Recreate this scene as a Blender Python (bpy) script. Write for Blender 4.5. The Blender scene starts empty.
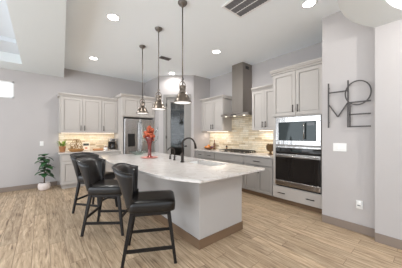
import bpy, bmesh, math, random
from mathutils import Vector, Matrix
random.seed(7)
R = math.radians
PI = math.pi
scene = bpy.context.scene
COL = scene.collection

# ------------------------------------------------------------------ camera
cam_d = bpy.data.cameras.new('camera')
cam = bpy.data.objects.new('camera', cam_d)
COL.objects.link(cam)
cam_d.sensor_width = 36.0
cam_d.lens = 195.0 / 402.0 * 36.0
cam_d.shift_y = 1.0 / 402.0
cam_d.clip_start = 0.05
cam.location = (0, 0, 1.361)
cam.rotation_euler = (PI / 2, 0, -0.69)
scene.camera = cam

# ------------------------------------------------------------------ world, exposure
world = bpy.data.worlds.new('daylight')
scene.world = world
world.use_nodes = True
wn, wl = world.node_tree.nodes, world.node_tree.links
wn.clear()
wo = wn.new('ShaderNodeOutputWorld')
wb = wn.new('ShaderNodeBackground')
wb.inputs['Color'].default_value = (0.88, 0.94, 1.0, 1)
wb.inputs['Strength'].default_value = 1.25
wl.new(wb.outputs[0], wo.inputs[0])
vs = scene.view_settings
vs.view_transform = 'Standard'
vs.look = 'None'
vs.gamma = 1.0
vs.use_curve_mapping = False
vs.exposure = 0.36

def area(name, loc, rot, size, energy, color=(1, 1, 1), size_y=None, spread=None):
    l = bpy.data.lights.new(name, 'AREA')
    l.energy = energy
    l.color = color
    l.size = size
    if size_y:
        l.shape = 'RECTANGLE'
        l.size_y = size_y
    if spread:
        l.spread = spread
    o = bpy.data.objects.new(name, l)
    COL.objects.link(o)
    o.location = loc
    o.rotation_euler = rot
    return o

def point(name, loc, energy, color=(1, 1, 1), radius=0.05):
    l = bpy.data.lights.new(name, 'POINT')
    l.energy = energy
    l.color = color
    l.shadow_soft_size = radius
    o = bpy.data.objects.new(name, l)
    COL.objects.link(o)
    o.location = loc
    return o

def spot(name, loc, energy, color=(1, 1, 1), ang=130, blend=0.8, radius=0.06):
    l = bpy.data.lights.new(name, 'SPOT')
    l.energy = energy
    l.color = color
    l.spot_size = R(ang)
    l.spot_blend = blend
    l.shadow_soft_size = radius
    o = bpy.data.objects.new(name, l)
    COL.objects.link(o)
    o.location = loc
    return o

WARM = (1.0, 0.91, 0.81)
# glazed openings of the living room: behind the camera and on the left; area lamps added there, tilted up to brighten the ceiling
area('sliding_door_daylight', (-0.9, -2.45, 1.5), (R(-90 - 68), 0, 0), 3.4, 140, (0.86, 0.93, 1.0), 2.6)
area('living_room_daylight', (-3.5, 2.4, 1.5), (R(90 + 25), 0, R(-90)), 6.0, 120, (0.87, 0.93, 1.0), 2.6)

# ------------------------------------------------------------------ materials
def new_mat(name):
    m = bpy.data.materials.new(name)
    m.use_nodes = True
    return m, m.node_tree.nodes, m.node_tree.links, m.node_tree.nodes['Principled BSDF']

def s2l(c):
    return tuple((x / 255 / 12.92) if x / 255 <= 0.04045 else ((x / 255 + 0.055) / 1.055) ** 2.4 for x in c) + (1,)

def mat(name, rgb, rough=0.5, metal=0.0, vary=0.04, scale=6.0, bump=0.0, bscale=60.0, stretch=None, trans=0.0, ior=1.45, coat=0.0, spec=None):
    m, n, l, b = new_mat(name)
    col = s2l(rgb)
    tc = n.new('ShaderNodeTexCoord')
    mp = n.new('ShaderNodeMapping')
    if stretch:
        mp.inputs['Scale'].default_value = stretch
    l.new(tc.outputs['Object'], mp.inputs['Vector'])
    nz = n.new('ShaderNodeTexNoise')
    nz.inputs['Scale'].default_value = scale
    nz.inputs['Detail'].default_value = 4
    l.new(mp.outputs[0], nz.inputs['Vector'])
    mx = n.new('ShaderNodeMix')
    mx.data_type = 'RGBA'
    mx.inputs[6].default_value = tuple(max(0, c * (1 - vary)) for c in col[:3]) + (1,)
    mx.inputs[7].default_value = tuple(min(1, c * (1 + vary)) for c in col[:3]) + (1,)
    l.new(nz.outputs['Fac'], mx.inputs[0])
    l.new(mx.outputs[2], b.inputs['Base Color'])
    b.inputs['Roughness'].default_value = rough
    b.inputs['Metallic'].default_value = metal
    b.inputs['IOR'].default_value = ior
    b.inputs['Transmission Weight'].default_value = trans
    b.inputs['Coat Weight'].default_value = coat
    if spec is not None:
        b.inputs['Specular IOR Level'].default_value = spec
    if bump:
        n2 = n.new('ShaderNodeTexNoise')
        n2.inputs['Scale'].default_value = bscale
        n2.inputs['Detail'].default_value = 3
        l.new(mp.outputs[0], n2.inputs['Vector'])
        bp = n.new('ShaderNodeBump')
        bp.inputs['Strength'].default_value = bump
        bp.inputs['Distance'].default_value = 0.01
        l.new(n2.outputs['Fac'], bp.inputs['Height'])
        l.new(bp.outputs[0], b.inputs['Normal'])
    return m

def emit(name, rgb, strength):
    m, n, l, b = new_mat(name)
    b.inputs['Base Color'].default_value = s2l(rgb)
    b.inputs['Emission Color'].default_value = s2l(rgb)
    b.inputs['Emission Strength'].default_value = strength
    return m

def glass_mat(name, tint, alpha_mix, rough=0.02):
    """thin clear pane: part glossy, part see-through"""
    m, n, l, b = new_mat(name)
    n.remove(b)
    out = n['Material Output']
    tr = n.new('ShaderNodeBsdfTransparent')
    tr.inputs[0].default_value = s2l(tint)
    gl = n.new('ShaderNodeBsdfGlossy')
    gl.inputs['Roughness'].default_value = rough
    mx = n.new('ShaderNodeMixShader')
    mx.inputs[0].default_value = alpha_mix
    l.new(tr.outputs[0], mx.inputs[1])
    l.new(gl.outputs[0], mx.inputs[2])
    l.new(mx.outputs[0], out.inputs[0])
    return m

M = {}
M['wall'] = mat('wall_paint', (188, 183, 181), 0.85, vary=0.015, scale=2.5, bump=0.08, bscale=120)
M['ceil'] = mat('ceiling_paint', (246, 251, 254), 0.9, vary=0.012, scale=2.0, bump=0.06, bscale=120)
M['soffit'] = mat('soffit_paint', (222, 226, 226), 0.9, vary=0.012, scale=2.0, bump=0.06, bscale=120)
M['tray'] = mat('dimmed_ceiling_paint', (212, 216, 220), 0.9, vary=0.012, scale=2.0)  # ceiling paint greyed in the colour to offset the strong light in the tray
M['base'] = mat('baseboard_paint', (138, 124, 113), 0.5, vary=0.03, scale=3)
M['basebrown'] = mat('toe_kick_brown', (122, 98, 76), 0.55, vary=0.06, scale=4, stretch=(1, 1, 6))
M['cab'] = mat('cabinet_paint', (189, 183, 177), 0.45, vary=0.015, scale=3)
M['cabshade'] = mat('shaded_cabinet_paint', (160, 156, 152), 0.45, vary=0.015, scale=3)  # cabinet paint with the shade on the lower run put into the colour
M['island'] = mat('island_panel_paint', (186, 182, 179), 0.6, vary=0.012, scale=3)
M['doorpaint'] = mat('pantry_door_paint', (146, 142, 137), 0.45, vary=0.02, scale=3)
M['bronze'] = mat('dark_bronze', (52, 46, 42), 0.38, 0.7, vary=0.08, scale=30)
M['nickel'] = mat('brushed_nickel', (128, 118, 108), 0.3, 1.0, vary=0.08, scale=20, stretch=(1, 1, 8))
M['rodmetal'] = mat('pendant_rod_metal', (120, 114, 108), 0.35, 0.85, vary=0.08, scale=20)
M['steel'] = mat('stainless_steel', (190, 188, 186), 0.2, 1.0, vary=0.05, scale=10, stretch=(1, 1, 0.06), bump=0.5, bscale=16)
M['hoodsteel'] = mat('hood_steel', (152, 145, 138), 0.36, 0.9, vary=0.04, scale=10, stretch=(1, 1, 0.06))
M['blackglass'] = mat('oven_black_glass', (22, 19, 18), 0.06, 0.0, vary=0.1, scale=3, coat=0.5)
M['mwglass'] = mat('microwave_mirror_glass', (44, 50, 50), 0.05, 0.35, vary=0.12, scale=5)
M['blackplastic'] = mat('black_plastic', (30, 29, 29), 0.35, vary=0.1, scale=20)
M['leather'] = mat('dark_leather', (20, 17, 16), 0.3, vary=0.2, scale=9, bump=0.15, bscale=45, coat=0.15)
M['leatherback'] = mat('dark_leather_outer', (33, 33, 35), 0.3, vary=0.15, scale=9, bump=0.1, bscale=45, coat=0.2)
M['espresso'] = mat('espresso_wood', (18, 14, 13), 0.42, vary=0.25, scale=10, stretch=(6, 6, 0.8))
M['white'] = mat('white_plastic', (238, 237, 234), 0.4, vary=0.01)
M['porcelain'] = mat('sink_porcelain', (245, 245, 243), 0.15, vary=0.01, coat=0.4)
M['pot'] = mat('pale_pot_ceramic', (226, 214, 208), 0.55, vary=0.05, scale=12)
M['terracotta'] = mat('terracotta', (196, 140, 96), 0.7, vary=0.1, scale=12)
M['soil'] = mat('soil', (60, 45, 35), 0.95, vary=0.3, scale=60, bump=0.5)
M['leaf'] = mat('fiddle_leaf_green', (46, 84, 48), 0.38, vary=0.45, scale=9)
M['leaf2'] = mat('herb_green', (128, 150, 66), 0.5, vary=0.4, scale=14)
M['stem'] = mat('woody_stem', (98, 78, 55), 0.8, vary=0.2, scale=20)
M['wicker'] = mat('wicker', (168, 122, 72), 0.75, vary=0.35, scale=60, bump=0.6, bscale=90)
M['gold'] = mat('antique_gold', (142, 108, 62), 0.4, 0.7, vary=0.3, scale=25)
M['antique'] = mat('antique_brown_gold', (120, 94, 62), 0.5, 0.4, vary=0.45, scale=22, bump=0.4, bscale=50)
M['redglass'] = glass_mat('coral_glass', (226, 120, 96), 0.12, 0.05)
M['redrim'] = mat('coral_plate', (226, 150, 138), 0.3, vary=0.1, scale=10, coat=0.3)
M['clear'] = glass_mat('clear_glass', (228, 236, 233), 0.16, 0.03)
M['pane'] = glass_mat('window_glass', (248, 250, 250), 0.06, 0.0)
M['pantryglass'] = glass_mat('pantry_glass', (180, 182, 180), 0.05, 0.1)
M['flower'] = mat('orange_flower', (168, 80, 50), 0.6, vary=0.4, scale=30, bump=0.4, bscale=70)
M['coralstem'] = mat('coral_twig', (196, 84, 52), 0.6, vary=0.25, scale=20)
M['orange'] = mat('orange_fruit', (226, 140, 50), 0.5, vary=0.15, scale=20, bump=0.2, bscale=150)
M['peach'] = mat('peach_fruit', (224, 156, 110), 0.55, vary=0.2, scale=8)
M['plum'] = mat('plum_fruit', (104, 66, 84), 0.4, vary=0.25, scale=10)
M['lemon'] = mat('lemon_fruit', (222, 186, 84), 0.5, vary=0.12, scale=14)
M['wood'] = mat('bowl_wood', (120, 76, 46), 0.5, vary=0.25, scale=8, stretch=(1, 1, 5))
M['bottle'] = mat('brown_bottle', (110, 76, 52), 0.15, vary=0.15, scale=10, coat=0.4)
M['paper'] = mat('cream_paper', (232, 222, 204), 0.8, vary=0.04)
M['darkprint'] = mat('dark_print', (60, 62, 58), 0.7, vary=0.4, scale=30)
M['redprint'] = mat('red_print', (200, 120, 90), 0.7, vary=0.3, scale=30)
M['iron'] = mat('cast_iron', (66, 62, 58), 0.4, 0.6, vary=0.15, scale=40)
M['slot'] = mat('vent_grey', (120, 120, 122), 0.7, vary=0.08, scale=30)  # plain grey for vent panels, box lids and the outlet grille
M['ventwhite'] = mat('vent_white', (236, 236, 236), 0.5, vary=0.01)
M['signmetal'] = mat('sign_metal', (84, 80, 78), 0.5, 0.5, vary=0.15, scale=30)
M['lamp'] = emit('downlight_lens', (255, 252, 246), 9.0)
M['diff'] = emit('pendant_diffuser', (252, 250, 246), 0.55)
M['strip'] = emit('led_strip', (255, 240, 222), 1.4)
M['hoodlamp'] = emit('hood_lamp', (255, 246, 230), 2.5)
M['jar'] = mat('pantry_jar', (150, 128, 104), 0.5, vary=0.2, scale=10)
M['box'] = mat('pantry_box', (92, 84, 80), 0.7, vary=0.25, scale=10)

def floor_mat():
    m, n, l, b = new_mat('wood_plank_tile')
    tc = n.new('ShaderNodeTexCoord')
    mp = n.new('ShaderNodeMapping')
    mp.inputs['Rotation'].default_value = (0, 0, R(90))
    mp.inputs['Location'].default_value = (0.3, 0.07, 0)
    l.new(tc.outputs['Object'], mp.inputs['Vector'])
    br = n.new('ShaderNodeTexBrick')
    br.offset = 0.36
    br.inputs['Color1'].default_value = (0, 0, 0, 1)
    br.inputs['Color2'].default_value = (1, 1, 1, 1)
    br.inputs['Mortar'].default_value = (0.5, 0.5, 0.5, 1)
    br.inputs['Scale'].default_value = 1.0
    br.inputs['Brick Width'].default_value = 0.92
    br.inputs['Row Height'].default_value = 0.157
    br.inputs['Mortar Size'].default_value = 0.0028
    br.inputs['Mortar Smooth'].default_value = 0.3
    l.new(mp.outputs[0], br.inputs['Vector'])
    # grain offset per plank
    va = n.new('ShaderNodeVectorMath')
    va.operation = 'MULTIPLY_ADD'
    va.inputs[1].default_value = (7, 13, 3)
    l.new(br.outputs['Color'], va.inputs[0])
    l.new(mp.outputs[0], va.inputs[2])
    m2 = n.new('ShaderNodeMapping')
    m2.inputs['Scale'].default_value = (1.6, 16, 1)
    l.new(va.outputs[0], m2.inputs['Vector'])
    nz = n.new('ShaderNodeTexNoise')
    nz.inputs['Scale'].default_value = 2.0
    nz.inputs['Detail'].default_value = 7
    nz.inputs['Roughness'].default_value = 0.65
    nz.inputs['Distortion'].default_value = 0.6
    l.new(m2.outputs[0], nz.inputs['Vector'])
    cr = n.new('ShaderNodeValToRGB')
    e = cr.color_ramp.elements
    e[0].position = 0.30; e[0].color = s2l((108, 84, 64))
    e[1].position = 0.68; e[1].color = s2l((218, 196, 167))
    k = e.new(0.42); k.color = s2l((172, 147, 119))
    k = e.new(0.56); k.color = s2l((195, 171, 142))
    l.new(nz.outputs['Fac'], cr.inputs[0])
    hs = n.new('ShaderNodeHueSaturation')
    mr = n.new('ShaderNodeMapRange')
    mr.inputs['To Min'].default_value = 0.86
    mr.inputs['To Max'].default_value = 1.1
    l.new(br.outputs['Color'], mr.inputs[0])
    l.new(mr.outputs[0], hs.inputs['Value'])
    l.new(cr.outputs[0], hs.inputs['Color'])
    mx = n.new('ShaderNodeMix')
    mx.data_type = 'RGBA'
    mx.inputs[7].default_value = s2l((128, 104, 82))
    l.new(br.outputs['Fac'], mx.inputs[0])
    l.new(hs.outputs[0], mx.inputs[6])
    l.new(mx.outputs[2], b.inputs['Base Color'])
    b.inputs['Roughness'].default_value = 0.42
    bp = n.new('ShaderNodeBump')
    bp.inputs['Strength'].default_value = 0.15
    bp.inputs['Distance'].default_value = 0.004
    bp.invert = True
    l.new(br.outputs['Fac'], bp.inputs['Height'])
    l.new(bp.outputs[0], b.inputs['Normal'])
    return m
M['floor'] = floor_mat()

def stone_mat(axis):
    m, n, l, b = new_mat('ledger_stone_tile_' + axis)
    tc = n.new('ShaderNodeTexCoord')
    sp = n.new('ShaderNodeSeparateXYZ')
    cb = n.new('ShaderNodeCombineXYZ')
    l.new(tc.outputs['Object'], sp.inputs[0])
    l.new(sp.outputs['Y' if axis == 'y' else 'X'], cb.inputs[0])
    l.new(sp.outputs['Z'], cb.inputs[1])
    br = n.new('ShaderNodeTexBrick')
    br.offset = 0.43
    br.squash = 1.6
    br.squash_frequency = 3
    br.inputs['Color1'].default_value = (0, 0, 0, 1)
    br.inputs['Color2'].default_value = (1, 1, 1, 1)
    br.inputs['Mortar'].default_value = (0.4, 0.4, 0.4, 1)
    br.inputs['Scale'].default_value = 1.0
    br.inputs['Brick Width'].default_value = 0.2
    br.inputs['Row Height'].default_value = 0.05
    br.inputs['Mortar Size'].default_value = 0.003
    l.new(cb.outputs[0], br.inputs['Vector'])
    cr = n.new('ShaderNodeValToRGB')
    e = cr.color_ramp.elements
    e[0].position = 0.0; e[0].color = s2l((176, 156, 126))
    e[1].position = 1.0; e[1].color = s2l((236, 226, 206))
    for p, c in ((0.2, (222, 204, 172)), (0.5, (234, 222, 200)), (0.75, (214, 200, 174))):
        k = e.new(p); k.color = s2l(c)
    l.new(br.outputs['Color'], cr.inputs[0])
    nz = n.new('ShaderNodeTexNoise')
    nz.inputs['Scale'].default_value = 9
    nz.inputs['Detail'].default_value = 5
    l.new(tc.outputs['Object'], nz.inputs['Vector'])
    mx = n.new('ShaderNodeMix')
    mx.data_type = 'RGBA'
    mx.blend_type = 'OVERLAY'
    mx.inputs[0].default_value = 0.45
    l.new(cr.outputs[0], mx.inputs[6])
    l.new(nz.outputs['Fac'], mx.inputs[7])
    m2 = n.new('ShaderNodeMix')
    m2.data_type = 'RGBA'
    m2.inputs[7].default_value = s2l((168, 150, 122))
    l.new(br.outputs['Fac'], m2.inputs[0])
    l.new(mx.outputs[2], m2.inputs[6])
    l.new(m2.outputs[2], b.inputs['Base Color'])
    b.inputs['Roughness'].default_value = 0.6
    bp = n.new('ShaderNodeBump')
    bp.inputs['Strength'].default_value = 0.5
    bp.inputs['Distance'].default_value = 0.006
    l.new(br.outputs['Color'], bp.inputs['Height'])
    l.new(bp.outputs[0], b.inputs['Normal'])
    return m
M['stone_y'] = stone_mat('y')
M['stone_x'] = stone_mat('x')

def marble_mat():
    m, n, l, b = new_mat('pale_quartz')
    tc = n.new('ShaderNodeTexCoord')
    n1 = n.new('ShaderNodeTexNoise')
    n1.inputs['Scale'].default_value = 3.0
    n1.inputs['Detail'].default_value = 8
    n1.inputs['Distortion'].default_value = 1.5
    l.new(tc.outputs['Object'], n1.inputs['Vector'])
    cr = n.new('ShaderNodeValToRGB')
    e = cr.color_ramp.elements
    e[0].position = 0.36; e[0].color = s2l((206, 200, 195))
    e[1].position = 0.62; e[1].color = s2l((214, 209, 205))
    k = e.new(0.47); k.color = s2l((211, 205, 200))
    k = e.new(0.5); k.color = s2l((196, 189, 182))
    k = e.new(0.53); k.color = s2l((214, 209, 205))
    l.new(n1.outputs['Fac'], cr.inputs[0])
    l.new(cr.outputs[0], b.inputs['Base Color'])
    b.inputs['Roughness'].default_value = 0.16
    return m
M['quartz'] = marble_mat()

# ------------------------------------------------------------------ mesh builder
class MB:
    def __init__(self):
        self.bm = bmesh.new()
    def box(self, x0, x1, y0, y1, z0, z1, rot=None, about=None):
        vs_ = [self.bm.verts.new((x, y, z)) for z in (z0, z1) for y in (y0, y1) for x in (x0, x1)]
        for f in ((0, 2, 3, 1), (4, 5, 7, 6), (0, 1, 5, 4), (2, 6, 7, 3), (0, 4, 6, 2), (1, 3, 7, 5)):
            self.bm.faces.new([vs_[i] for i in f])
        if rot is not None:
            bmesh.ops.rotate(self.bm, verts=vs_, cent=about or (0, 0, 0), matrix=rot)
        return self
    def lathe(self, prof, c=(0, 0, 0), seg=28, sx=1.0, sy=1.0, smooth=True):
        rings = []
        for r, z in prof:
            if r < 1e-5:
                rings.append([self.bm.verts.new((c[0], c[1], c[2] + z))])
            else:
                rings.append([self.bm.verts.new((c[0] + sx * r * math.cos(2 * PI * i / seg), c[1] + sy * r * math.sin(2 * PI * i / seg), c[2] + z)) for i in range(seg)])
        for a, b in zip(rings[:-1], rings[1:]):
            for i in range(seg):
                j = (i + 1) % seg
                if len(a) == 1 and len(b) == 1:
                    continue
                if len(a) == 1:
                    f = self.bm.faces.new((a[0], b[j], b[i]))
                elif len(b) == 1:
                    f = self.bm.faces.new((a[i], a[j], b[0]))
                else:
                    f = self.bm.faces.new((a[i], a[j], b[j], b[i]))
                f.smooth = smooth
        for r_, flip in ((rings[0], True), (rings[-1], False)):
            if len(r_) > 2:
                try:
                    self.bm.faces.new(r_[::-1] if flip else r_)
                except ValueError:
                    pass
        return self
    def tube(self, pts, rad, seg=10, closed=False, smooth=True):
        pts = [Vector(p) for p in pts]
        n = len(pts)
        rads = rad if isinstance(rad, (list, tuple)) else [rad] * n
        rings = []
        up = Vector((0, 0, 1))
        prev = None
        for i, p in enumerate(pts):
            if closed:
                t = (pts[(i + 1) % n] - pts[i - 1]).normalized()
            else:
                t = (pts[min(i + 1, n - 1)] - pts[max(i - 1, 0)]).normalized()
            if prev is None:
                a = t.cross(up)
                if a.length < 1e-3:
                    a = t.cross(Vector((1, 0, 0)))
            else:
                a = prev - t * prev.dot(t)
            a.normalize()
            prev = a
            b = t.cross(a)
            rings.append([self.bm.verts.new(p + rads[i] * (math.cos(2 * PI * k / seg) * a + math.sin(2 * PI * k / seg) * b)) for k in range(seg)])
        m = n if closed else n - 1
        for i in range(m):
            a, b = rings[i], rings[(i + 1) % n]
            for k in range(seg):
                f = self.bm.faces.new((a[k], a[(k + 1) % seg], b[(k + 1) % seg], b[k]))
                f.smooth = smooth
        if not closed:
            self.bm.faces.new(rings[0][::-1])
            self.bm.faces.new(rings[-1])
        return self
    def bar(self, a, b, wa, wb=None, da=None, db=None):
        """square tapered bar from a to b; widths along x (w) and y (d)"""
        wb = wb or wa; da = da or wa; db = db or wb
        va = [self.bm.verts.new((a[0] + sx * wa / 2, a[1] + sy * da / 2, a[2])) for sx, sy in ((-1, -1), (1, -1), (1, 1), (-1, 1))]
        vb = [self.bm.verts.new((b[0] + sx * wb / 2, b[1] + sy * db / 2, b[2])) for sx, sy in ((-1, -1), (1, -1), (1, 1), (-1, 1))]
        for i in range(4):
            j = (i + 1) % 4
            self.bm.faces.new((va[i], va[j], vb[j], vb[i]))
        self.bm.faces.new(va[::-1]); self.bm.faces.new(vb)
        return self
    def prism(self, poly, z0, z1):
        lo = [self.bm.verts.new((x, y, z0)) for x, y in poly]
        hi = [self.bm.verts.new((x, y, z1)) for x, y in poly]
        n = len(poly)
        for i in range(n):
            j = (i + 1) % n
            self.bm.faces.new((lo[i], lo[j], hi[j], hi[i]))
        self.bm.faces.new(lo[::-1]); self.bm.faces.new(hi)
        return self
    def extrude_x(self, prof, x0, x1):
        """profile in (y,z) pushed along x"""
        a = [self.bm.verts.new((x0, y, z)) for y, z in prof]
        b = [self.bm.verts.new((x1, y, z)) for y, z in prof]
        n = len(prof)
        for i in range(n):
            j = (i + 1) % n
            self.bm.faces.new((a[i], a[j], b[j], b[i]))
        self.bm.faces.new(a[::-1]); self.bm.faces.new(b)
        return self
    def sphere(self, c, r, sx=1, sy=1, sz=1, u=16, v=10):
        vs_ = bmesh.ops.create_uvsphere(self.bm, u_segments=u, v_segments=v, radius=r)['verts']
        for v_ in vs_:
            v_.co = Vector((c[0] + v_.co.x * sx, c[1] + v_.co.y * sy, c[2] + v_.co.z * sz))
        for v_ in vs_:
            for f in v_.link_faces:
                f.smooth = True
        return self
    def build(self, name, m, parent=None, bevel=0.0, bseg=2, loc=(0, 0, 0), rotz=0.0):
        bmesh.ops.recalc_face_normals(self.bm, faces=self.bm.faces)
        me = bpy.data.meshes.new(name)
        self.bm.to_mesh(me)
        self.bm.free()
        me.materials.append(M[m] if isinstance(m, str) else m)
        o = bpy.data.objects.new(name, me)
        COL.objects.link(o)
        o.location = loc
        o.rotation_euler = (0, 0, rotz)
        if parent:
            o.parent = parent
        if bevel:
            b = o.modifiers.new('bevel', 'BEVEL')
            b.width = bevel
            b.segments = bseg
            b.limit_method = 'ANGLE'
        return o

def tag(o, label, cat, group=None):
    o['label'] = label
    o['category'] = cat
    if group:
        o['group'] = group
    return o

def thing(name, label, cat, loc=(0, 0, 0), rotz=0.0, group=None):
    o = bpy.data.objects.new(name, None)
    COL.objects.link(o)
    o.location = loc
    o.rotation_euler = (0, 0, rotz)
    o.empty_display_size = 0.1
    return tag(o, label, cat, group)

def struct(o):
    o['kind'] = 'structure'
    return o

def copy_tree(o, loc=None, rotz=None, label=None, parent=None):
    c = o.copy()
    COL.objects.link(c)
    if parent:
        c.parent = parent
    if loc is not None:
        c.location = loc
    if rotz is not None:
        c.rotation_euler = (0, 0, rotz)
    if label:
        c['label'] = label
    for ch in list(o.children):
        copy_tree(ch, parent=c)
    return c

# ------------------------------------------------------------------ setting
ZC = 3.2
struct(MB().box(-3.7, 4.45, -2.6, 6.7, -0.1, 0.0).build('floor', 'floor'))
# main ceiling
struct(MB().prism([(-0.33, -2.6), (4.45, -2.6), (4.45, 6.7), (-0.33, 6.7)], ZC, ZC + 0.1).build('ceiling', 'ceil'))
# dropped soffit along the living-room side, framing a stepped tray
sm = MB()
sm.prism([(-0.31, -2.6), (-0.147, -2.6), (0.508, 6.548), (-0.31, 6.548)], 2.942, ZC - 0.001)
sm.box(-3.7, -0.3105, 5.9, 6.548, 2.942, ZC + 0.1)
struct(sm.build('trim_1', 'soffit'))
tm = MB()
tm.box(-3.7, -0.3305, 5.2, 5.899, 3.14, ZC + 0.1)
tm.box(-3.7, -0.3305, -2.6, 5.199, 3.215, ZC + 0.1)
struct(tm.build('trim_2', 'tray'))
# back wall with the high window opening
wb_ = MB()
WX0, WX1, WZ0, WZ1 = -1.75, -0.489, 2.25, 2.655
wb_.box(-3.7, WX0, 6.55, 6.68, 0, ZC)
wb_.box(WX1, 2.86, 6.55, 6.68, 0, ZC)
wb_.box(WX0, WX1, 6.55, 6.68, 0, WZ0)
wb_.box(WX0, WX1, 6.55, 6.68, WZ1, ZC)
struct(wb_.build('wall_back', 'wall'))
w1 = struct(MB().box(WX0, WX1, 6.575, 6.60, WZ0, WZ0 + 0.03).box(WX0, WX1, 6.575, 6.60, WZ1 - 0.03, WZ1)
            .box(WX0, WX0 + 0.03, 6.575, 6.60, WZ0, WZ1).box(WX1 - 0.03, WX1, 6.575, 6.60, WZ0, WZ1).build('window_1', 'white'))
MB().box(WX0 + 0.03, WX1 - 0.03, 6.585, 6.59, WZ0 + 0.03, WZ1 - 0.03).build('window_pane', 'pane', w1)
# hood wall
struct(MB().box(4.3, 4.43, 1.157, 6.68, 0, ZC).build('wall_right', 'wall'))
# lettered wall beside the ovens
struct(MB().box(3.43, 3.56, 0.51, 1.156, 0, ZC).box(3.56, 4.43, 1.04, 1.156, 0, ZC).build('wall_right_front', 'wall'))
struct(MB().box(3.31, 3.56, -2.6, 0.509, 0, ZC).build('wall_right_near', 'wall'))
# corner pantry
wp = MB()
S = math.sqrt(0.5)
LX, LY = 2.86, 5.52            # left end of the angled wall
DL = (3.63 - LX) / S           # its length
def dg(x, y):                  # local (along, into) -> world
    return (LX + S * x + S * y, LY - S * x + S * y)
OX0, OX1, OZ = 0.225, 0.925, 2.53
wp.prism([dg(0, 0), dg(OX0, 0), dg(OX0, 0.11), dg(-0.04, 0.11), (2.97, 6.55), (2.86, 6.55)], 0, ZC)
wp.prism([dg(OX1, 0), dg(DL, 0), (4.3, 4.75), (4.3, 4.86), (3.676, 4.86), dg(OX1, 0.11)], 0, ZC)
wp.prism([dg(OX0, 0), dg(OX1, 0), dg(OX1, 0.11), dg(OX0, 0.11)], OZ, ZC)
struct(wp.build('wall_pantry', 'wall'))
struct(MB().box(2.98, 4.3, 6.551, 6.68, 0, ZC).build('wall_pantry_back', 'wall'))
# wall behind the camera with its wide sliding-door opening
struct(MB().box(-3.7, -2.7, -2.72, -2.6, 0, ZC).box(0.9, 4.43, -2.72, -2.6, 0, ZC).box(-2.7, 0.9, -2.72, -2.6, 2.85, ZC).build('wall_front', 'wall'))

# pantry door (angled)
d1 = struct(bpy.data.objects.new('door_1', None)); COL.objects.link(d1)
d1.location = (LX, LY, 0); d1.rotation_euler = (0, 0, R(-45))
cs = MB()
CO = 0.085
cs.box(OX0 - CO, OX0, -0.018, 0.0, 0, OZ + CO).box(OX1, OX1 + CO - 0.005, -0.018, 0.0, 0, OZ + CO).box(OX0, OX1, -0.018, 0.0, OZ, OZ + CO)
cs.box(OX0, OX0 + 0.015, 0.0, 0.11, 0, OZ).box(OX1 - 0.015, OX1, 0.0, 0.11, 0, OZ).box(OX0, OX1, 0.0, 0.11, OZ - 0.015, OZ)
cs.build('door_casing', 'doorpaint', d1, 0.003)
a, b_ = OX0 + 0.018, OX1 - 0.018
lf = MB()
lf.box(a, a + 0.12, 0.02, 0.058, 0.01, OZ - 0.018).box(b_ - 0.12, b_, 0.02, 0.058, 0.01, OZ - 0.018)
lf.box(a + 0.12, b_ - 0.12, 0.02, 0.058, 0.01, 0.26).box(a + 0.12, b_ - 0.12, 0.02, 0.058, OZ - 0.15, OZ - 0.018)
lf.build('door_leaf', 'doorpaint', d1, 0.003)
MB().box(a + 0.12, b_ - 0.12, 0.036, 0.042, 0.26, OZ - 0.15).build('glass_pane', 'pantryglass', d1)
hd = MB()
hd.lathe([(0, 0), (0.026, 0), (0.026, 0.012), (0, 0.012)], (0, 0, 0), 16)
ho = hd.build('handle_rose', 'bronze', d1)
ho.location = (b_ - 0.06, 0.02, 1.02); ho.rotation_euler = (R(90), 0, 0)
MB().tube([(b_ - 0.06, 0.012, 1.02), (b_ - 0.06, -0.03, 1.02), (b_ - 0.075, -0.04, 1.02), (b_ - 0.16, -0.04, 1.02)], 0.011).build('door_lever', 'bronze', d1)
for z in (0.3, 1.25, 2.25):
    MB().box(OX0 - 0.003, OX0 + 0.02, -0.022, -0.018, z, z + 0.09).build('hinge', 'bronze', d1)
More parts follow.
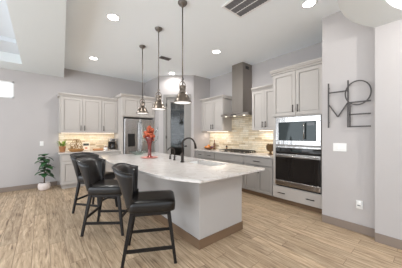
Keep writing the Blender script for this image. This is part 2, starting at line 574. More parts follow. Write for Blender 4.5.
# pantry shelving
def pantry_shelf(z, lab):
    s = thing('pantry_shelf', lab, 'shelf', (4.298, 6.549, z), 0, 'shelves inside the pantry')
    MB().box(-1.31, 0, -0.34, 0, 0, 0.025).box(-0.34, 0, -1.66, -0.3405, 0, 0.025).build('shelf_board', 'white', s, 0.002)
    MB().box(-1.31, 0, -0.012, 0, -0.05, 0).box(-0.012, 0, -1.66, -0.012, -0.05, 0).build('cleat', 'white', s)
    return s
order = ['lowest', 'second lowest', 'middle', 'second highest', 'highest']
for i, z in enumerate((0.5, 0.95, 1.4, 1.85, 2.28)):
    pantry_shelf(z, 'white L-shaped shelf board behind the pantry glass, %s of the five' % order[i])
for i, (x, y, z, w, hh, mk, nm, lab) in enumerate((
        (3.75, 6.35, 2.306, 0.30, 0.26, 'box', 'storage_box', 'dark storage box on the highest pantry shelf'),
        (3.98, 5.9, 1.876, 0.0, 0.26, 'jar', 'canister', 'tan canister on the second highest pantry shelf'),
        (3.7, 6.35, 1.876, 0.30, 0.28, 'box', 'storage_box', 'dark storage box on the second highest pantry shelf'),
        (3.55, 6.35, 0.976, 0.30, 0.26, 'box', 'storage_box', 'dark storage box on the second lowest pantry shelf'),
        (4.0, 6.36, 0.976, 0.0, 0.25, 'jar', 'canister', 'tan canister on the second lowest pantry shelf'))):
    t = thing(nm, lab, 'box' if mk == 'box' else 'jar', (x, y, z))
    if mk == 'box':
        MB().box(-w / 2, w / 2, -0.12, 0.12, 0, hh - 0.05).build('body', 'box', t, 0.006)
        MB().box(-w / 2 - 0.008, w / 2 + 0.008, -0.128, 0.128, hh - 0.05, hh).build('lid', 'slot', t, 0.006)
    else:
        MB().lathe([(0, 0), (0.085, 0), (0.09, 0.02), (0.09, hh - 0.05), (0.075, hh - 0.04), (0, hh - 0.04)]).build('body', 'jar', t)
        MB().lathe([(0, hh - 0.0395), (0.085, hh - 0.0395), (0.085, hh - 0.005), (0.02, hh), (0, hh)]).build('lid', 'wood', t)
point('pantry_fill_light', (3.75, 5.75, 2.95), 9, (1.0, 0.95, 0.88), 0.08)  # added fill, no fixture seen; keeps the closed pantry from going dark

# baseboards
BH = 0.115
struct(MB().box(-3.7, 0.36, 6.535, 6.55, 0, BH).build('baseboard_back', 'base', bevel=0.003))
struct(MB().box(3.415, 3.43, 0.51, 1.156, 0, BH).build('baseboard_right', 'base', bevel=0.003))
struct(MB().box(3.295, 3.31, -2.6, 0.509, 0, BH).build('baseboard_right_near', 'base', bevel=0.003))

# ring-shaped soffit of the round foyer ceiling
rg = MB()
cx, cy_, ri, ro = 2.65, -0.66, 1.0, 1.345
N = 96
a0, a1 = R(-10), R(190)
pts = []
for i in range(N + 1):
    t = a0 + (a1 - a0) * i / N
    pts.append((min(cx + ro * math.cos(t), 3.309), cy_ + ro * math.sin(t), min(cx + ri * math.cos(t), 3.3085), cy_ + ri * math.sin(t)))
prev = None
for x1, y1, x2, y2 in pts:
    q = [rg.bm.verts.new(c) for c in ((x1, y1, 2.74), (x1, y1, ZC - 0.001), (x2, y2, ZC - 0.001), (x2, y2, 2.74))]
    if prev:
        for k in range(4):
            j = (k + 1) % 4
            f = rg.bm.faces.new((prev[k], prev[j], q[j], q[k]))
    prev = q
bmesh.ops.remove_doubles(rg.bm, verts=rg.bm.verts, dist=1e-5)
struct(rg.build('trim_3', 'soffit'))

# ------------------------------------------------------------------ cabinetry
def shaker(mb, x0, x1, z0, z1, y0=-0.024, rail=0.06, rec=0.011):
    mb.box(x0, x0 + rail, y0, 0, z0, z1).box(x1 - rail, x1, y0, 0, z0, z1)
    mb.box(x0 + rail, x1 - rail, y0, 0, z0, z0 + rail).box(x0 + rail, x1 - rail, y0, 0, z1 - rail, z1)
    g_ = 0.009  # groove added around the panel so its edge shades to a dark line
    mb.box(x0 + rail + g_, x1 - rail - g_, y0 + rec, 0, z0 + rail + g_, z1 - rail - g_)
    return mb

def pull(parent, x, z, vert=True, L=0.14, y=-0.02):
    mb = MB()
    r = 0.0075
    if vert:
        mb.tube([(x, y - 0.032, z - L / 2), (x, y - 0.032, z + L / 2)], r)
        for dz in (-L * 0.36, L * 0.36):
            mb.tube([(x, y, z + dz), (x, y - 0.032, z + dz)], r * 0.8)
    else:
        mb.tube([(x - L / 2, y - 0.032, z), (x + L / 2, y - 0.032, z)], r)
        for dx in (-L * 0.36, L * 0.36):
            mb.tube([(x + dx, y, z), (x + dx, y - 0.032, z)], r * 0.8)
    return mb.build('handle', 'bronze', parent)

def door(parent, m, x0, x1, z0, z1, hx=None, hz=None):
    d = shaker(MB(), x0, x1, z0, z1).build('door', m, parent, 0.002, 1)
    if hx is not None:
        pull(d, hx, hz)
    return d

def drawer(parent, m, x0, x1, z0, z1, hs=(), L=0.13, flat=True):
    mb = MB()
    if flat:
        mb.box(x0, x1, -0.024, 0, z0, z1)
    else:
        shaker(mb, x0, x1, z0, z1, rail=0.045)
    d = mb.build('drawer_front', m, parent, 0.003, 1)
    for hx in hs:
        pull(d, hx, (z0 + z1) / 2, False, L)
    return d

def crown(parent, m, w, depth, z0, z1, left=True, right=True):
    l0 = -0.035 if left else 0
    r0 = w + 0.04 if right else w
    mb = MB()
    hh = z1 - z0
    mb.extrude_x([(depth, z0), (-0.024, z0), (-0.024, z0 + hh * 0.35), (-0.048, z0 + hh * 0.38), (-0.062, z0 + hh * 0.7), (-0.072, z0 + hh * 0.72), (-0.065, z1), (depth, z1)], l0, r0)
    return mb.build('crown_moulding', m, parent, 0.002, 1)

# --- back wall uppers
ub = thing('wall_cabinet', 'pale three-door wall cabinet on the back wall left of the refrigerator', 'cabinet', (0.39, 6.2, 1.42))
W = 1.82 - 0.39 - 0.002
MB().box(0, W, 0, 0.348, 0, 0.95).build('body', 'cab', ub)
e_ = [0.03, 0.49, 0.905, W - 0.01]
door(ub, 'cab', 0.03, 0.506, 0.01, 0.935, 0.466, 0.13)
door(ub, 'cab', 0.514, 0.974, 0.01, 0.935, 0.554, 0.13)
door(ub, 'cab', 0.99, W - 0.006, 0.01, 0.935, 1.035, 0.13)
crown(ub, 'cab', W, 0.348, 0.95, 1.035, True, False)
MB().box(0.05, W - 0.05, 0.19, 0.25, -0.012, 0).build('light_strip', 'strip', ub)
area('undercabinet_back', (1.05, 6.32, 1.40), (0, 0, 0), 1.2, 2.6, WARM, 0.08)

# --- back wall base
bb = thing('base_cabinet', 'pale base cabinet with drawers and doors on the back wall', 'cabinet', (0.40, 5.95, 0))
W = 1.82 - 0.40 - 0.002
MB().box(0, W, 0, 0.598, 0.1, 0.884).build('body', 'cab', bb)
MB().box(0.03, W, 0.06, 0.598, 0, 0.1).build('toe_kick', 'cab', bb)
for x0, x1 in ((0.02, 0.47), (0.48, 0.94), (0.95, W - 0.01)):
    drawer(bb, 'cab', x0, x1, 0.70, 0.865, ((x0 + x1) / 2,), 0.12)
    door(bb, 'cab', x0, x1, 0.115, 0.685, x1 - 0.04 if x0 < 0.4 else x0 + 0.04, 0.57)
tag(MB().box(0.35, 1.82 - 0.002, 5.91, 6.549, 0.885, 0.915).build('worktop', 'quartz', bevel=0.004), 'pale stone worktop under the back wall cabinet', 'countertop')
tag(MB().box(0.39, 1.818, 6.535, 6.549, 0.916, 1.418).build('tile_backsplash', 'stone_x'), 'cream stone tile backsplash between worktop and cabinet on the back wall', 'backsplash')

# --- fridge surround
fs = thing('refrigerator_surround', 'tall pale cabinet surround framing the refrigerator', 'cabinet', (1.82, 5.80, 0))
W = 1.038
MB().box(0, 0.045, 0, 0.749, 0, 2.47).box(W - 0.035, W, 0, 0.749, 0, 2.47).build('side_panel', 'cab', fs, 0.002)
MB().box(0.045, W - 0.035, 0.0, 0.749, 1.90, 2.47).build('body', 'cab', fs)
shaker(MB(), 0.03, W / 2 - 0.003, 1.93, 2.45).build('door', 'cab', fs, 0.002, 1)
shaker(MB(), W / 2 + 0.003, W - 0.02, 1.93, 2.45).build('door', 'cab', fs, 0.002, 1)
crown(fs, 'cab', W - 0.001, 0.749, 2.47, 2.56, True, False)

# --- refrigerator
fr = thing('refrigerator', 'stainless french-door refrigerator in the pale surround', 'refrigerator', (1.885, 5.77, 0))
W = 0.915
MB().box(0, W, 0.07, 0.76, 0.02, 1.87).build('body', 'blackplastic', fr)
for x0, x1, hx in ((0.003, W / 2 - 0.003, W / 2 - 0.05), (W / 2 + 0.003, W - 0.003, W / 2 + 0.05)):
    d = MB().box(x0, x1, 0, 0.068, 0.72, 1.845).build('door', 'steel', fr, 0.012, 3)
    MB().tube([(hx, 0.0, 0.84), (hx, -0.045, 0.86), (hx, -0.05, 0.9), (hx, -0.05, 1.7), (hx, -0.045, 1.74), (hx, 0.0, 1.76)], 0.012).build('handle', 'steel', d)
    if x0 < 0.1:
        MB().box(0.10, 0.31, -0.006, 0.002, 1.02, 1.40).build('water_dispenser', 'blackplastic', d, 0.004)
d = MB().box(0.003, W - 0.003, 0, 0.068, 0.08, 0.71).build('freezer_drawer', 'steel', fr, 0.012, 3)
MB().tube([(0.08, 0, 0.62), (0.08, -0.05, 0.62), (W - 0.08, -0.05, 0.62), (W - 0.08, 0, 0.62)], 0.012).build('handle', 'steel', d)
MB().box(0.02, W - 0.02, 0.05, 0.07, 0.0, 0.078).build('base_grille', 'blackplastic', fr)

# --- right run: local x -> -Y, local y -> +X
RZ = R(-90)
def run(name, label, cat, X, Y, Z=0):
    return thing(name, label, cat, (X, Y, Z), RZ)

# base units
def base_unit(Y0, Y1, label):
    u = run('base_cabinet', label, 'cabinet', 3.70, Y0)
    w = Y0 - Y1 - 0.002
    MB().box(0, w, 0, 0.598, 0.1, 0.884).build('body', 'cabshade', u)
    MB().box(0, w, 0.06, 0.10, 0, 0.1).build('toe_kick', 'basebrown', u)
    return u, w
u, w = base_unit(4.748, 3.88, 'shaded grey base cabinet with two small drawers beside the pantry wall')
for x0, x1 in ((0.07, 0.46), (0.47, w - 0.008)):
    drawer(u, 'cabshade', x0, x1, 0.70, 0.868, ((x0 + x1) / 2,), 0.13)
    door(u, 'cabshade', x0, x1, 0.115, 0.685, x1 - 0.04 if x0 < 0.2 else x0 + 0.04, 0.57)
u, w = base_unit(3.88, 2.88, 'shaded grey base cabinet with one wide panel under the cooktop')
drawer(u, 'cabshade', 0.008, w - 0.008, 0.70, 0.868)
door(u, 'cabshade', 0.008, w / 2 - 0.003, 0.115, 0.685, w / 2 - 0.045, 0.57)
door(u, 'cabshade', w / 2 + 0.003, w - 0.008, 0.115, 0.685, w / 2 + 0.045, 0.57)
u, w = base_unit(2.88, 2.152, 'shaded grey base cabinet with drawer and two doors beside the wall oven')
drawer(u, 'cabshade', 0.008, w - 0.008, 0.70, 0.868, (w / 2,), 0.15)
door(u, 'cabshade', 0.008, w / 2 - 0.003, 0.115, 0.685, w / 2 - 0.04, 0.60)
door(u, 'cabshade', w / 2 + 0.003, w - 0.008, 0.115, 0.685, w / 2 + 0.04, 0.60)
tag(MB().box(3.655, 4.299, 2.154, 4.749, 0.885, 0.915).build('worktop', 'quartz', bevel=0.004), 'pale stone worktop along the hood wall', 'countertop')
sb = MB().box(4.286, 4.299, 2.154, 4.749, 0.916, 1.467).box(4.286, 4.299, 2.832, 3.798, 1.467, 1.845)
tag(sb.build('tile_backsplash', 'stone_y'), 'cream stone tile backsplash behind the cooktop and up to the hood', 'backsplash')

# uppers on the hood wall
def upper(Y0, Y1, label, fill=0.0, cl=True, cr=True):
    u = run('wall_cabinet', label, 'cabinet', 3.94, Y0, 1.469)
    w = Y0 - Y1
    MB().box(0, w, 0, 0.359, 0, 0.93).build('body', 'cab', u)
    mid = (fill + w) / 2
    door(u, 'cab', fill + 0.006, mid - 0.002, 0.008, 0.915, mid - 0.04, 0.13)
    door(u, 'cab', mid + 0.002, w - 0.006, 0.008, 0.915, mid + 0.04, 0.13)
    crown(u, 'cab', w, 0.359, 0.93, 1.005, cl, cr)
    MB().box(0.05, w - 0.05, 0.20, 0.26, -0.012, 0).build('light_strip', 'strip', u)
    area('undercabinet_hood_wall', (4.12, (Y0 + Y1) / 2, 1.448), (0, 0, 0), 0.08, 1.8, WARM, w - 0.15)
    return u
upper(4.748, 3.80, 'pale two-door wall cabinet left of the range hood', 0.11, False, True)
upper(2.83, 2.16, 'pale two-door wall cabinet between the range hood and the oven tower', 0.0, False, False)

# oven tower
tw = run('oven_tower_cabinet', 'tall pale cabinet tower holding the microwave and wall oven', 'cabinet', 3.70, 2.15)
w = 0.93
tb = MB()
tb.box(0, 0.063, 0, 0.598, 0.1, 2.58).box(w - 0.035, w, 0, 0.598, 0.1, 2.58)
tb.box(0.035, w - 0.035, 0, 0.598, 1.712, 2.58).box(0.035, w - 0.035, 0, 0.598, 0.1, 0.345)
tb.box(0.035, w - 0.035, 0.58, 0.598, 0.345, 1.712)
tb.box(0.035, w - 0.035, 0.02, 0.58, 1.145, 1.17).box(w, w + 0.063, 0, 0.598, 0.0, 2.67)
tb.build('body', 'cab', tw)
MB().box(0, w, 0.06, 0.10, 0, 0.1).build('toe_kick', 'basebrown', tw)
door(tw, 'cab', 0.008, w / 2 - 0.003, 1.735, 2.565, w / 2 - 0.045, 1.86)
door(tw, 'cab', w / 2 + 0.003, w - 0.008, 1.735, 2.565, w / 2 + 0.045, 1.86)
drawer(tw, 'cab', 0.008, w - 0.008, 0.11, 0.335, (0.2, w - 0.2), 0.14)
crown(tw, 'cab', w, 0.598, 2.58, 2.67, True, False)

# microwave
mw = run('microwave', 'built-in stainless microwave with mirror-dark glass above the wall oven', 'microwave', 3.70, 2.15 - 0.066, 1.171)
w = 0.825
MB().box(0.005, w - 0.005, 0.02, 0.45, 0, 0.53).build('body', 'blackplastic', mw)
fm = MB()
fm.box(0, w, -0.022, 0.018, 0, 0.085).box(0, w, -0.022, 0.018, 0.435, 0.535).box(0, 0.06, -0.022, 0.018, 0.085, 0.435).box(w - 0.075, w, -0.022, 0.018, 0.085, 0.435)
fm.build('trim_frame', 'steel', mw, 0.004)
dr = MB().box(0.062, w - 0.235, -0.03, 0.018, 0.088, 0.432).build('door', 'mwglass', mw, 0.003)
MB().tube([(w - 0.26, -0.03, 0.12), (w - 0.26, -0.062, 0.12), (w - 0.26, -0.062, 0.40), (w - 0.26, -0.03, 0.40)], 0.009).build('handle', 'steel', dr)
cp = MB().box(w - 0.233, w - 0.077, -0.03, 0.018, 0.088, 0.432).build('control_panel', 'mwglass', mw, 0.003)
MB().box(w - 0.215, w - 0.095, -0.0325, -0.0295, 0.36, 0.41).build('display', 'blackglass', cp)

# wall oven
ov = run('wall_oven', 'built-in stainless wall oven with black glass door below the microwave', 'oven', 3.70, 2.15 - 0.066, 0.347)
MB().box(0.005, w - 0.005, 0.02, 0.55, 0, 0.79).build('body', 'blackplastic', ov)
MB().box(0, w, -0.022, 0.018, 0.765, 0.797).build('top_trim', 'steel', ov, 0.003)
cp = MB().box(0, w, -0.022, 0.018, 0.655, 0.763).build('control_panel', 'blackglass', ov, 0.003)
MB().box(w / 2 - 0.1, w / 2 + 0.1, -0.0245, -0.0215, 0.685, 0.735).build('display', 'mwglass', cp)
od = MB().box(0, w, -0.03, 0.018, 0.125, 0.648).build('door', 'blackglass', ov, 0.004)
MB().box(0, w, -0.034, -0.03, 0.585, 0.648).build('door_rail', 'steel', od, 0.002)
MB().box(0, w, -0.034, 0.018, 0.03, 0.124).build('lower_panel', 'steel', ov, 0.004)
MB().box(0.01, w - 0.01, -0.01, 0.018, 0.0, 0.03).build('vent_grille', 'blackplastic', ov)
MB().tube([(0.05, -0.034, 0.615), (0.05, -0.085, 0.615), (w - 0.05, -0.085, 0.615), (w - 0.05, -0.034, 0.615)], 0.013).build('handle', 'steel', od)

# range hood
rh = run('range_hood', 'stainless chimney range hood over the cooktop', 'range hood', 4.299, 3.76, 1.85)
w = 0.90
hm = MB().box(0, w, -0.5, 0, 0, 0.055)
hm.extrude_x([(-0.5, 0.055), (-0.49, 0.066), (-0.375, 0.088), (0, 0.088), (0, 0.055)], 0.001, w - 0.001)
hm.build('canopy', 'hoodsteel', rh, 0.002, 1)
MB().box(0.30, 0.655, -0.38, 0, 0.088, ZC - 1.85 - 0.002).build('chimney', 'hoodsteel', rh, 0.002, 1)
g = MB()
for k in range(5):
    g.box(0.6551, 0.659, -0.27, -0.13, 1.20 + k * 0.016, 1.209 + k * 0.016)
g.build('vent_grille', 'blackplastic', rh)
for x in (0.15, 0.45, 0.75):
    MB().lathe([(0, -0.006), (0.03, -0.006), (0.03, 0), (0, 0)], (x, -0.45, 0), 16).build('lamp', 'hoodlamp', rh)
MB().box(0.08, w - 0.08, -0.40, -0.06, -0.004, 0).build('grease_filter', 'steel', rh)
MB().box(0.36, 0.54, -0.503, -0.5, 0.018, 0.036).build('control_strip', 'blackplastic', rh)
for y in (3.61, 3.31, 3.01):
    spot('hood_lamp_light', (3.85, y, 1.83), 2.2, WARM, 120, 0.7, 0.03)

# cooktop
ct = run('cooktop', 'stainless gas cooktop with black grates set in the worktop', 'cooktop', 3.76, 3.80, 0.9155)
MB().box(0, 0.91, 0, 0.50, 0, 0.012).build('tray', 'steel', ct, 0.004)
for k in range(3):
    x0 = 0.02 + k * 0.27
    g = MB()
    for (ax, ay, bx, by) in ((0, 0.02, 0.26, 0.02), (0, 0.48, 0.26, 0.48), (0, 0.25, 0.26, 0.25), (0.006, 0.02, 0.006, 0.48), (0.254, 0.02, 0.254, 0.48), (0.13, 0.02, 0.13, 0.48)):
        g.tube([(x0 + ax, ay, 0.046), (x0 + bx, by, 0.046)], 0.009, 6)
    for ax in (0.006, 0.254):
        for ay in (0.02, 0.48):
            g.tube([(x0 + ax, ay, 0.012), (x0 + ax, ay, 0.046)], 0.008, 6)
    g.build('grate', 'iron', ct)
for x, y, r in ((0.15, 0.13, 0.04), (0.15, 0.37, 0.035), (0.42, 0.25, 0.055), (0.69, 0.13, 0.035), (0.69, 0.37, 0.04)):
    MB().lathe([(0, 0.012), (r * 1.25, 0.012), (r * 1.25, 0.02), (r, 0.022), (r, 0.032), (0, 0.034)], (x, y, 0)).build('burner', 'iron', ct)
for k in range(5):
    MB().lathe([(0, 0.012), (0.02, 0.012), (0.018, 0.038), (0, 0.04)], (0.865, 0.07 + k * 0.09, 0), 16).build('knob', 'blackplastic', ct)

# ------------------------------------------------------------------ island
isl = thing('kitchen_island', 'pale kitchen island base with taupe kickboard', 'kitchen island', (1.46, 1.80, 0))
IW, IL = 0.79, 2.66
ib = MB()
ib.box(0, 0.02, 0, IL, 0, 0.884).box(IW - 0.02, IW, 0, IL, 0, 0.884).box(0.02, IW - 0.02, 0, 0.02, 0, 0.884).box(0.02, IW - 0.02, IL - 0.02, IL, 0, 0.884)
ib.build('body', 'island', isl, 0.002, 1)
kb = MB()
kb.box(-0.012, 0, -0.012, IL + 0.012, 0, 0.115).box(IW, IW + 0.012, -0.012, IL + 0.012, 0, 0.115).box(0, IW, -0.012, 0, 0, 0.115).box(0, IW, IL, IL + 0.012, 0, 0.115)
kb.build('kickboard', 'basebrown', isl, 0.003, 1)
for k in range(4):
    y0 = 0.05 + k * 0.65
    m_ = Matrix.Rotation(R(90), 4, 'Z')
    dd = shaker(MB(), 0, 0.63, 0.13, 0.86, y0=-0.02).build('door', 'island', isl)
    dd.rotation_euler = (0, 0, R(90)); dd.location = (IW, y0, 0)
    pull(dd, 0.58 if k % 2 == 0 else 0.05, 0.72)

# counter with bowed seating edge and a sink cut-out
edge = [(1.215, 1.475), (1.115, 1.66), (1.03, 1.86), (0.985, 2.12), (0.962, 2.42), (0.925, 2.75), (0.895, 3.1), (0.89, 3.5), (0.915, 3.9), (0.96, 4.3), (1.02, 4.65)]
CX1, CY0, CY1 = 2.33, 1.475, 4.65
SX0, SX1, SY0, SY1 = 1.89, 2.25, 2.04, 2.80
def edge_x(y):
    for (xa, ya), (xb, yb) in zip(edge[:-1], edge[1:]):
        if ya <= y <= yb:
            return xa + (xb - xa) * (y - ya) / (yb - ya)
    return edge[-1][0]
cm = MB()
ys = sorted(set([p[1] for p in edge] + [SY0, SY1]))
def slab_face(z, flip):
    for ya, yb in zip(ys[:-1], ys[1:]):
        xa, xb = edge_x(ya), edge_x(yb)
        spans = [((xa, xb), (SX0, SX0)), ((SX1, SX1), (CX1, CX1))] if SY0 <= ya and yb <= SY1 else [((xa, xb), (SX0, SX0)), ((SX0, SX0), (SX1, SX1)), ((SX1, SX1), (CX1, CX1))]
        for (l0, l1), (r0, r1) in spans:
            vv = [(l0, ya, z), (r0, ya, z), (r1, yb, z), (l1, yb, z)]
            cm.bm.faces.new([cm.bm.verts.new(v) for v in (vv[::-1] if flip else vv)])
slab_face(0.915, False); slab_face(0.885, True)
def side(p, q):
    cm.bm.faces.new([cm.bm.verts.new(v) for v in ((p[0], p[1], 0.885), (q[0], q[1], 0.885), (q[0], q[1], 0.915), (p[0], p[1], 0.915))])
le = [(edge_x(y), y) for y in ys]
for p, q in zip(le[:-1], le[1:]):
    side(p, q)
re_ = [(CX1, y) for y in ys]
for p, q in zip(re_[:-1], re_[1:]):
    side(p, q)
for yy in (CY0, CY1):
    xs_ = [edge_x(yy), SX0, SX1, CX1]
    for p, q in zip(xs_[:-1], xs_[1:]):
        side((p, yy), (q, yy))
ysk = [y for y in ys if SY0 <= y <= SY1]
for p, q in zip(ysk[:-1], ysk[1:]):
    side((SX0, p), (SX0, q)); side((SX1, p), (SX1, q))
side((SX0, SY0), (SX1, SY0)); side((SX0, SY1), (SX1, SY1))
bmesh.ops.remove_doubles(cm.bm, verts=cm.bm.verts, dist=1e-5)
tag(cm.build('island_worktop', 'quartz', bevel=0.004), 'large pale veined stone worktop with bowed edge on the island', 'countertop')

# undermount sink
sk = thing('sink', 'white undermount sink in the island worktop', 'sink', (SX0, SY0, 0.735))
sw, sl, t_ = SX1 - SX0, SY1 - SY0, 0.012
MB().box(-t_, sw + t_, -t_, sl + t_, -t_, 0).box(-t_, 0, -t_, sl + t_, 0, 0.149).box(sw, sw + t_, -t_, sl + t_, 0, 0.149).box(0, sw, -t_, 0, 0, 0.149).box(0, sw, sl, sl + t_, 0, 0.149).build('basin', 'porcelain', sk)
MB().lathe([(0, 0.0), (0.04, 0.0), (0.045, 0.004), (0, 0.006)], (sw / 2, sl / 2, 0)).build('drain', 'steel', sk)

# faucets
def arc_pts(x0, z0, r, n=14, a0=180, a1=0):
    return [(x0 + r + r * math.cos(R(a0 + (a1 - a0) * i / n)), 0, z0 + r * math.sin(R(a0 + (a1 - a0) * i / n))) for i in range(n + 1)]
fc = thing('faucet', 'tall black gooseneck pull-down faucet beside the island sink', 'faucet', (1.80, 2.66, 0.9155), R(-20))
MB().lathe([(0, 0), (0.036, 0), (0.034, 0.01), (0.025, 0.02), (0.023, 0.13), (0.018, 0.14), (0, 0.14)]).build('base', 'bronze', fc)
pp = [(0, 0, 0.13), (0, 0, 0.28)] + arc_pts(0, 0.29, 0.105, 14, 180, 15)
MB().tube(pp, 0.0135, 12).build('spout', 'bronze', fc)
ex, ez = pp[-1][0], pp[-1][2]
MB().tube([(ex - 0.002, 0, ez + 0.01), (ex + 0.014, 0, ez - 0.04), (ex + 0.022, 0, ez - 0.10)], [0.015, 0.02, 0.022], 12).build('spray_head', 'bronze', fc)
MB().tube([(0, 0, 0.075), (0, 0.045, 0.08), (-0.01, 0.10, 0.12)], [0.009, 0.008, 0.007]).build('lever', 'bronze', fc)
f2 = thing('water_tap', 'small dark bronze filtered water tap behind the tall faucet', 'faucet', (1.84, 2.97, 0.9155), R(140))
MB().lathe([(0, 0), (0.024, 0), (0.022, 0.01), (0.015, 0.02), (0.015, 0.07), (0, 0.075)]).build('base', 'bronze', f2)
MB().tube([(0, 0, 0.06), (0, 0, 0.15)] + arc_pts(0, 0.16, 0.06, 10, 180, 10), 0.0105).build('spout', 'bronze', f2)
MB().tube([(0, 0, 0.05), (-0.03, -0.03, 0.06)], 0.006).build('lever', 'bronze', f2)
sd = thing('soap_dispenser', 'short dark soap pump left of the faucets on the island', 'soap dispenser', (1.87, 3.17, 0.9155), R(-20))
MB().lathe([(0, 0), (0.024, 0), (0.022, 0.008), (0.016, 0.015), (0.016, 0.055), (0.009, 0.06), (0.009, 0.085), (0, 0.087)]).build('base', 'bronze', sd)
MB().tube([(0, 0, 0.08), (0.03, 0, 0.088), (0.075, 0, 0.08)], 0.008).build('pump_spout', 'bronze', sd)

# vase with flowers on a coral plate
pl = tag(MB().lathe([(0, 0), (0.11, 0), (0.15, 0.004), (0.17, 0.012), (0.165, 0.013), (0.11, 0.008), (0, 0.008)], (0, 0, 0), 40).build('coral_plate', 'redrim', loc=(1.66, 3.60, 0.9155)), 'flat coral pink plate under the glass vase on the island', 'plate')
vz = thing('flower_vase', 'tall coral and clear trumpet vase of orange flowers on the island', 'vase', (1.66, 3.60, 0.9238))
MB().lathe([(0, 0), (0.06, 0), (0.055, 0.014), (0.036, 0.022), (0.032, 0.1), (0.034, 0.22), (0.05, 0.29), (0.075, 0.36), (0.095, 0.42), (0.091, 0.42), (0.07, 0.36), (0.046, 0.29), (0.028, 0.22), (0.022, 0.03), (0, 0.03)], seg=32).build('vase_body', 'redglass', vz)
fm_ = MB(); st = MB(); tw_ = MB()
for k in range(30):
    a_, zz = random.uniform(0, 2 * PI), random.uniform(0.33, 0.60)
    rm = 0.10 * math.sin(PI * min(0.95, 0.22 + 0.75 * (zz - 0.33) / 0.27))
    rr = rm * math.sqrt(random.random())
    fm_.sphere((rr * math.cos(a_), rr * math.sin(a_), zz), random.uniform(0.024, 0.038), u=12, v=8)
for k in range(7):
    a_ = 2 * PI * k / 7
    st.tube([(0.008 * math.cos(a_), 0.008 * math.sin(a_), 0.035), (0.018 * math.cos(a_), 0.018 * math.sin(a_), 0.24), (0.05 * math.cos(a_), 0.05 * math.sin(a_), 0.40)], 0.007, 6)
fm_.build('flowers', 'flower', vz)
st.build('stems', 'coralstem', vz)
for a_, h_ in ((-0.69, 0.40), (2.45, 0.42), (2.0, 0.62), (-0.3, 0.58)):
    c2, s2_ = math.cos(a_), math.sin(a_)
    tw_.tube([(0.05 * c2, 0.05 * s2_, 0.30), (0.10 * c2, 0.10 * s2_, h_ - 0.10), (0.145 * c2, 0.145 * s2_, h_ - 0.05), (0.165 * c2, 0.165 * s2_, h_ + 0.02)], [0.016, 0.015, 0.012, 0.007], 8)
tw_.build('glass_curl', 'clear', vz)
# glass bowl at the far end
tag(MB().lathe([(0, 0), (0.07, 0), (0.08, 0.006), (0.16, 0.045), (0.2, 0.075), (0.195, 0.077), (0.15, 0.05), (0.075, 0.012), (0, 0.01)], seg=40).build('glass_bowl', 'clear', loc=(1.72, 4.33, 0.9155)), 'wide shallow clear glass bowl at the far end of the island', 'bowl')

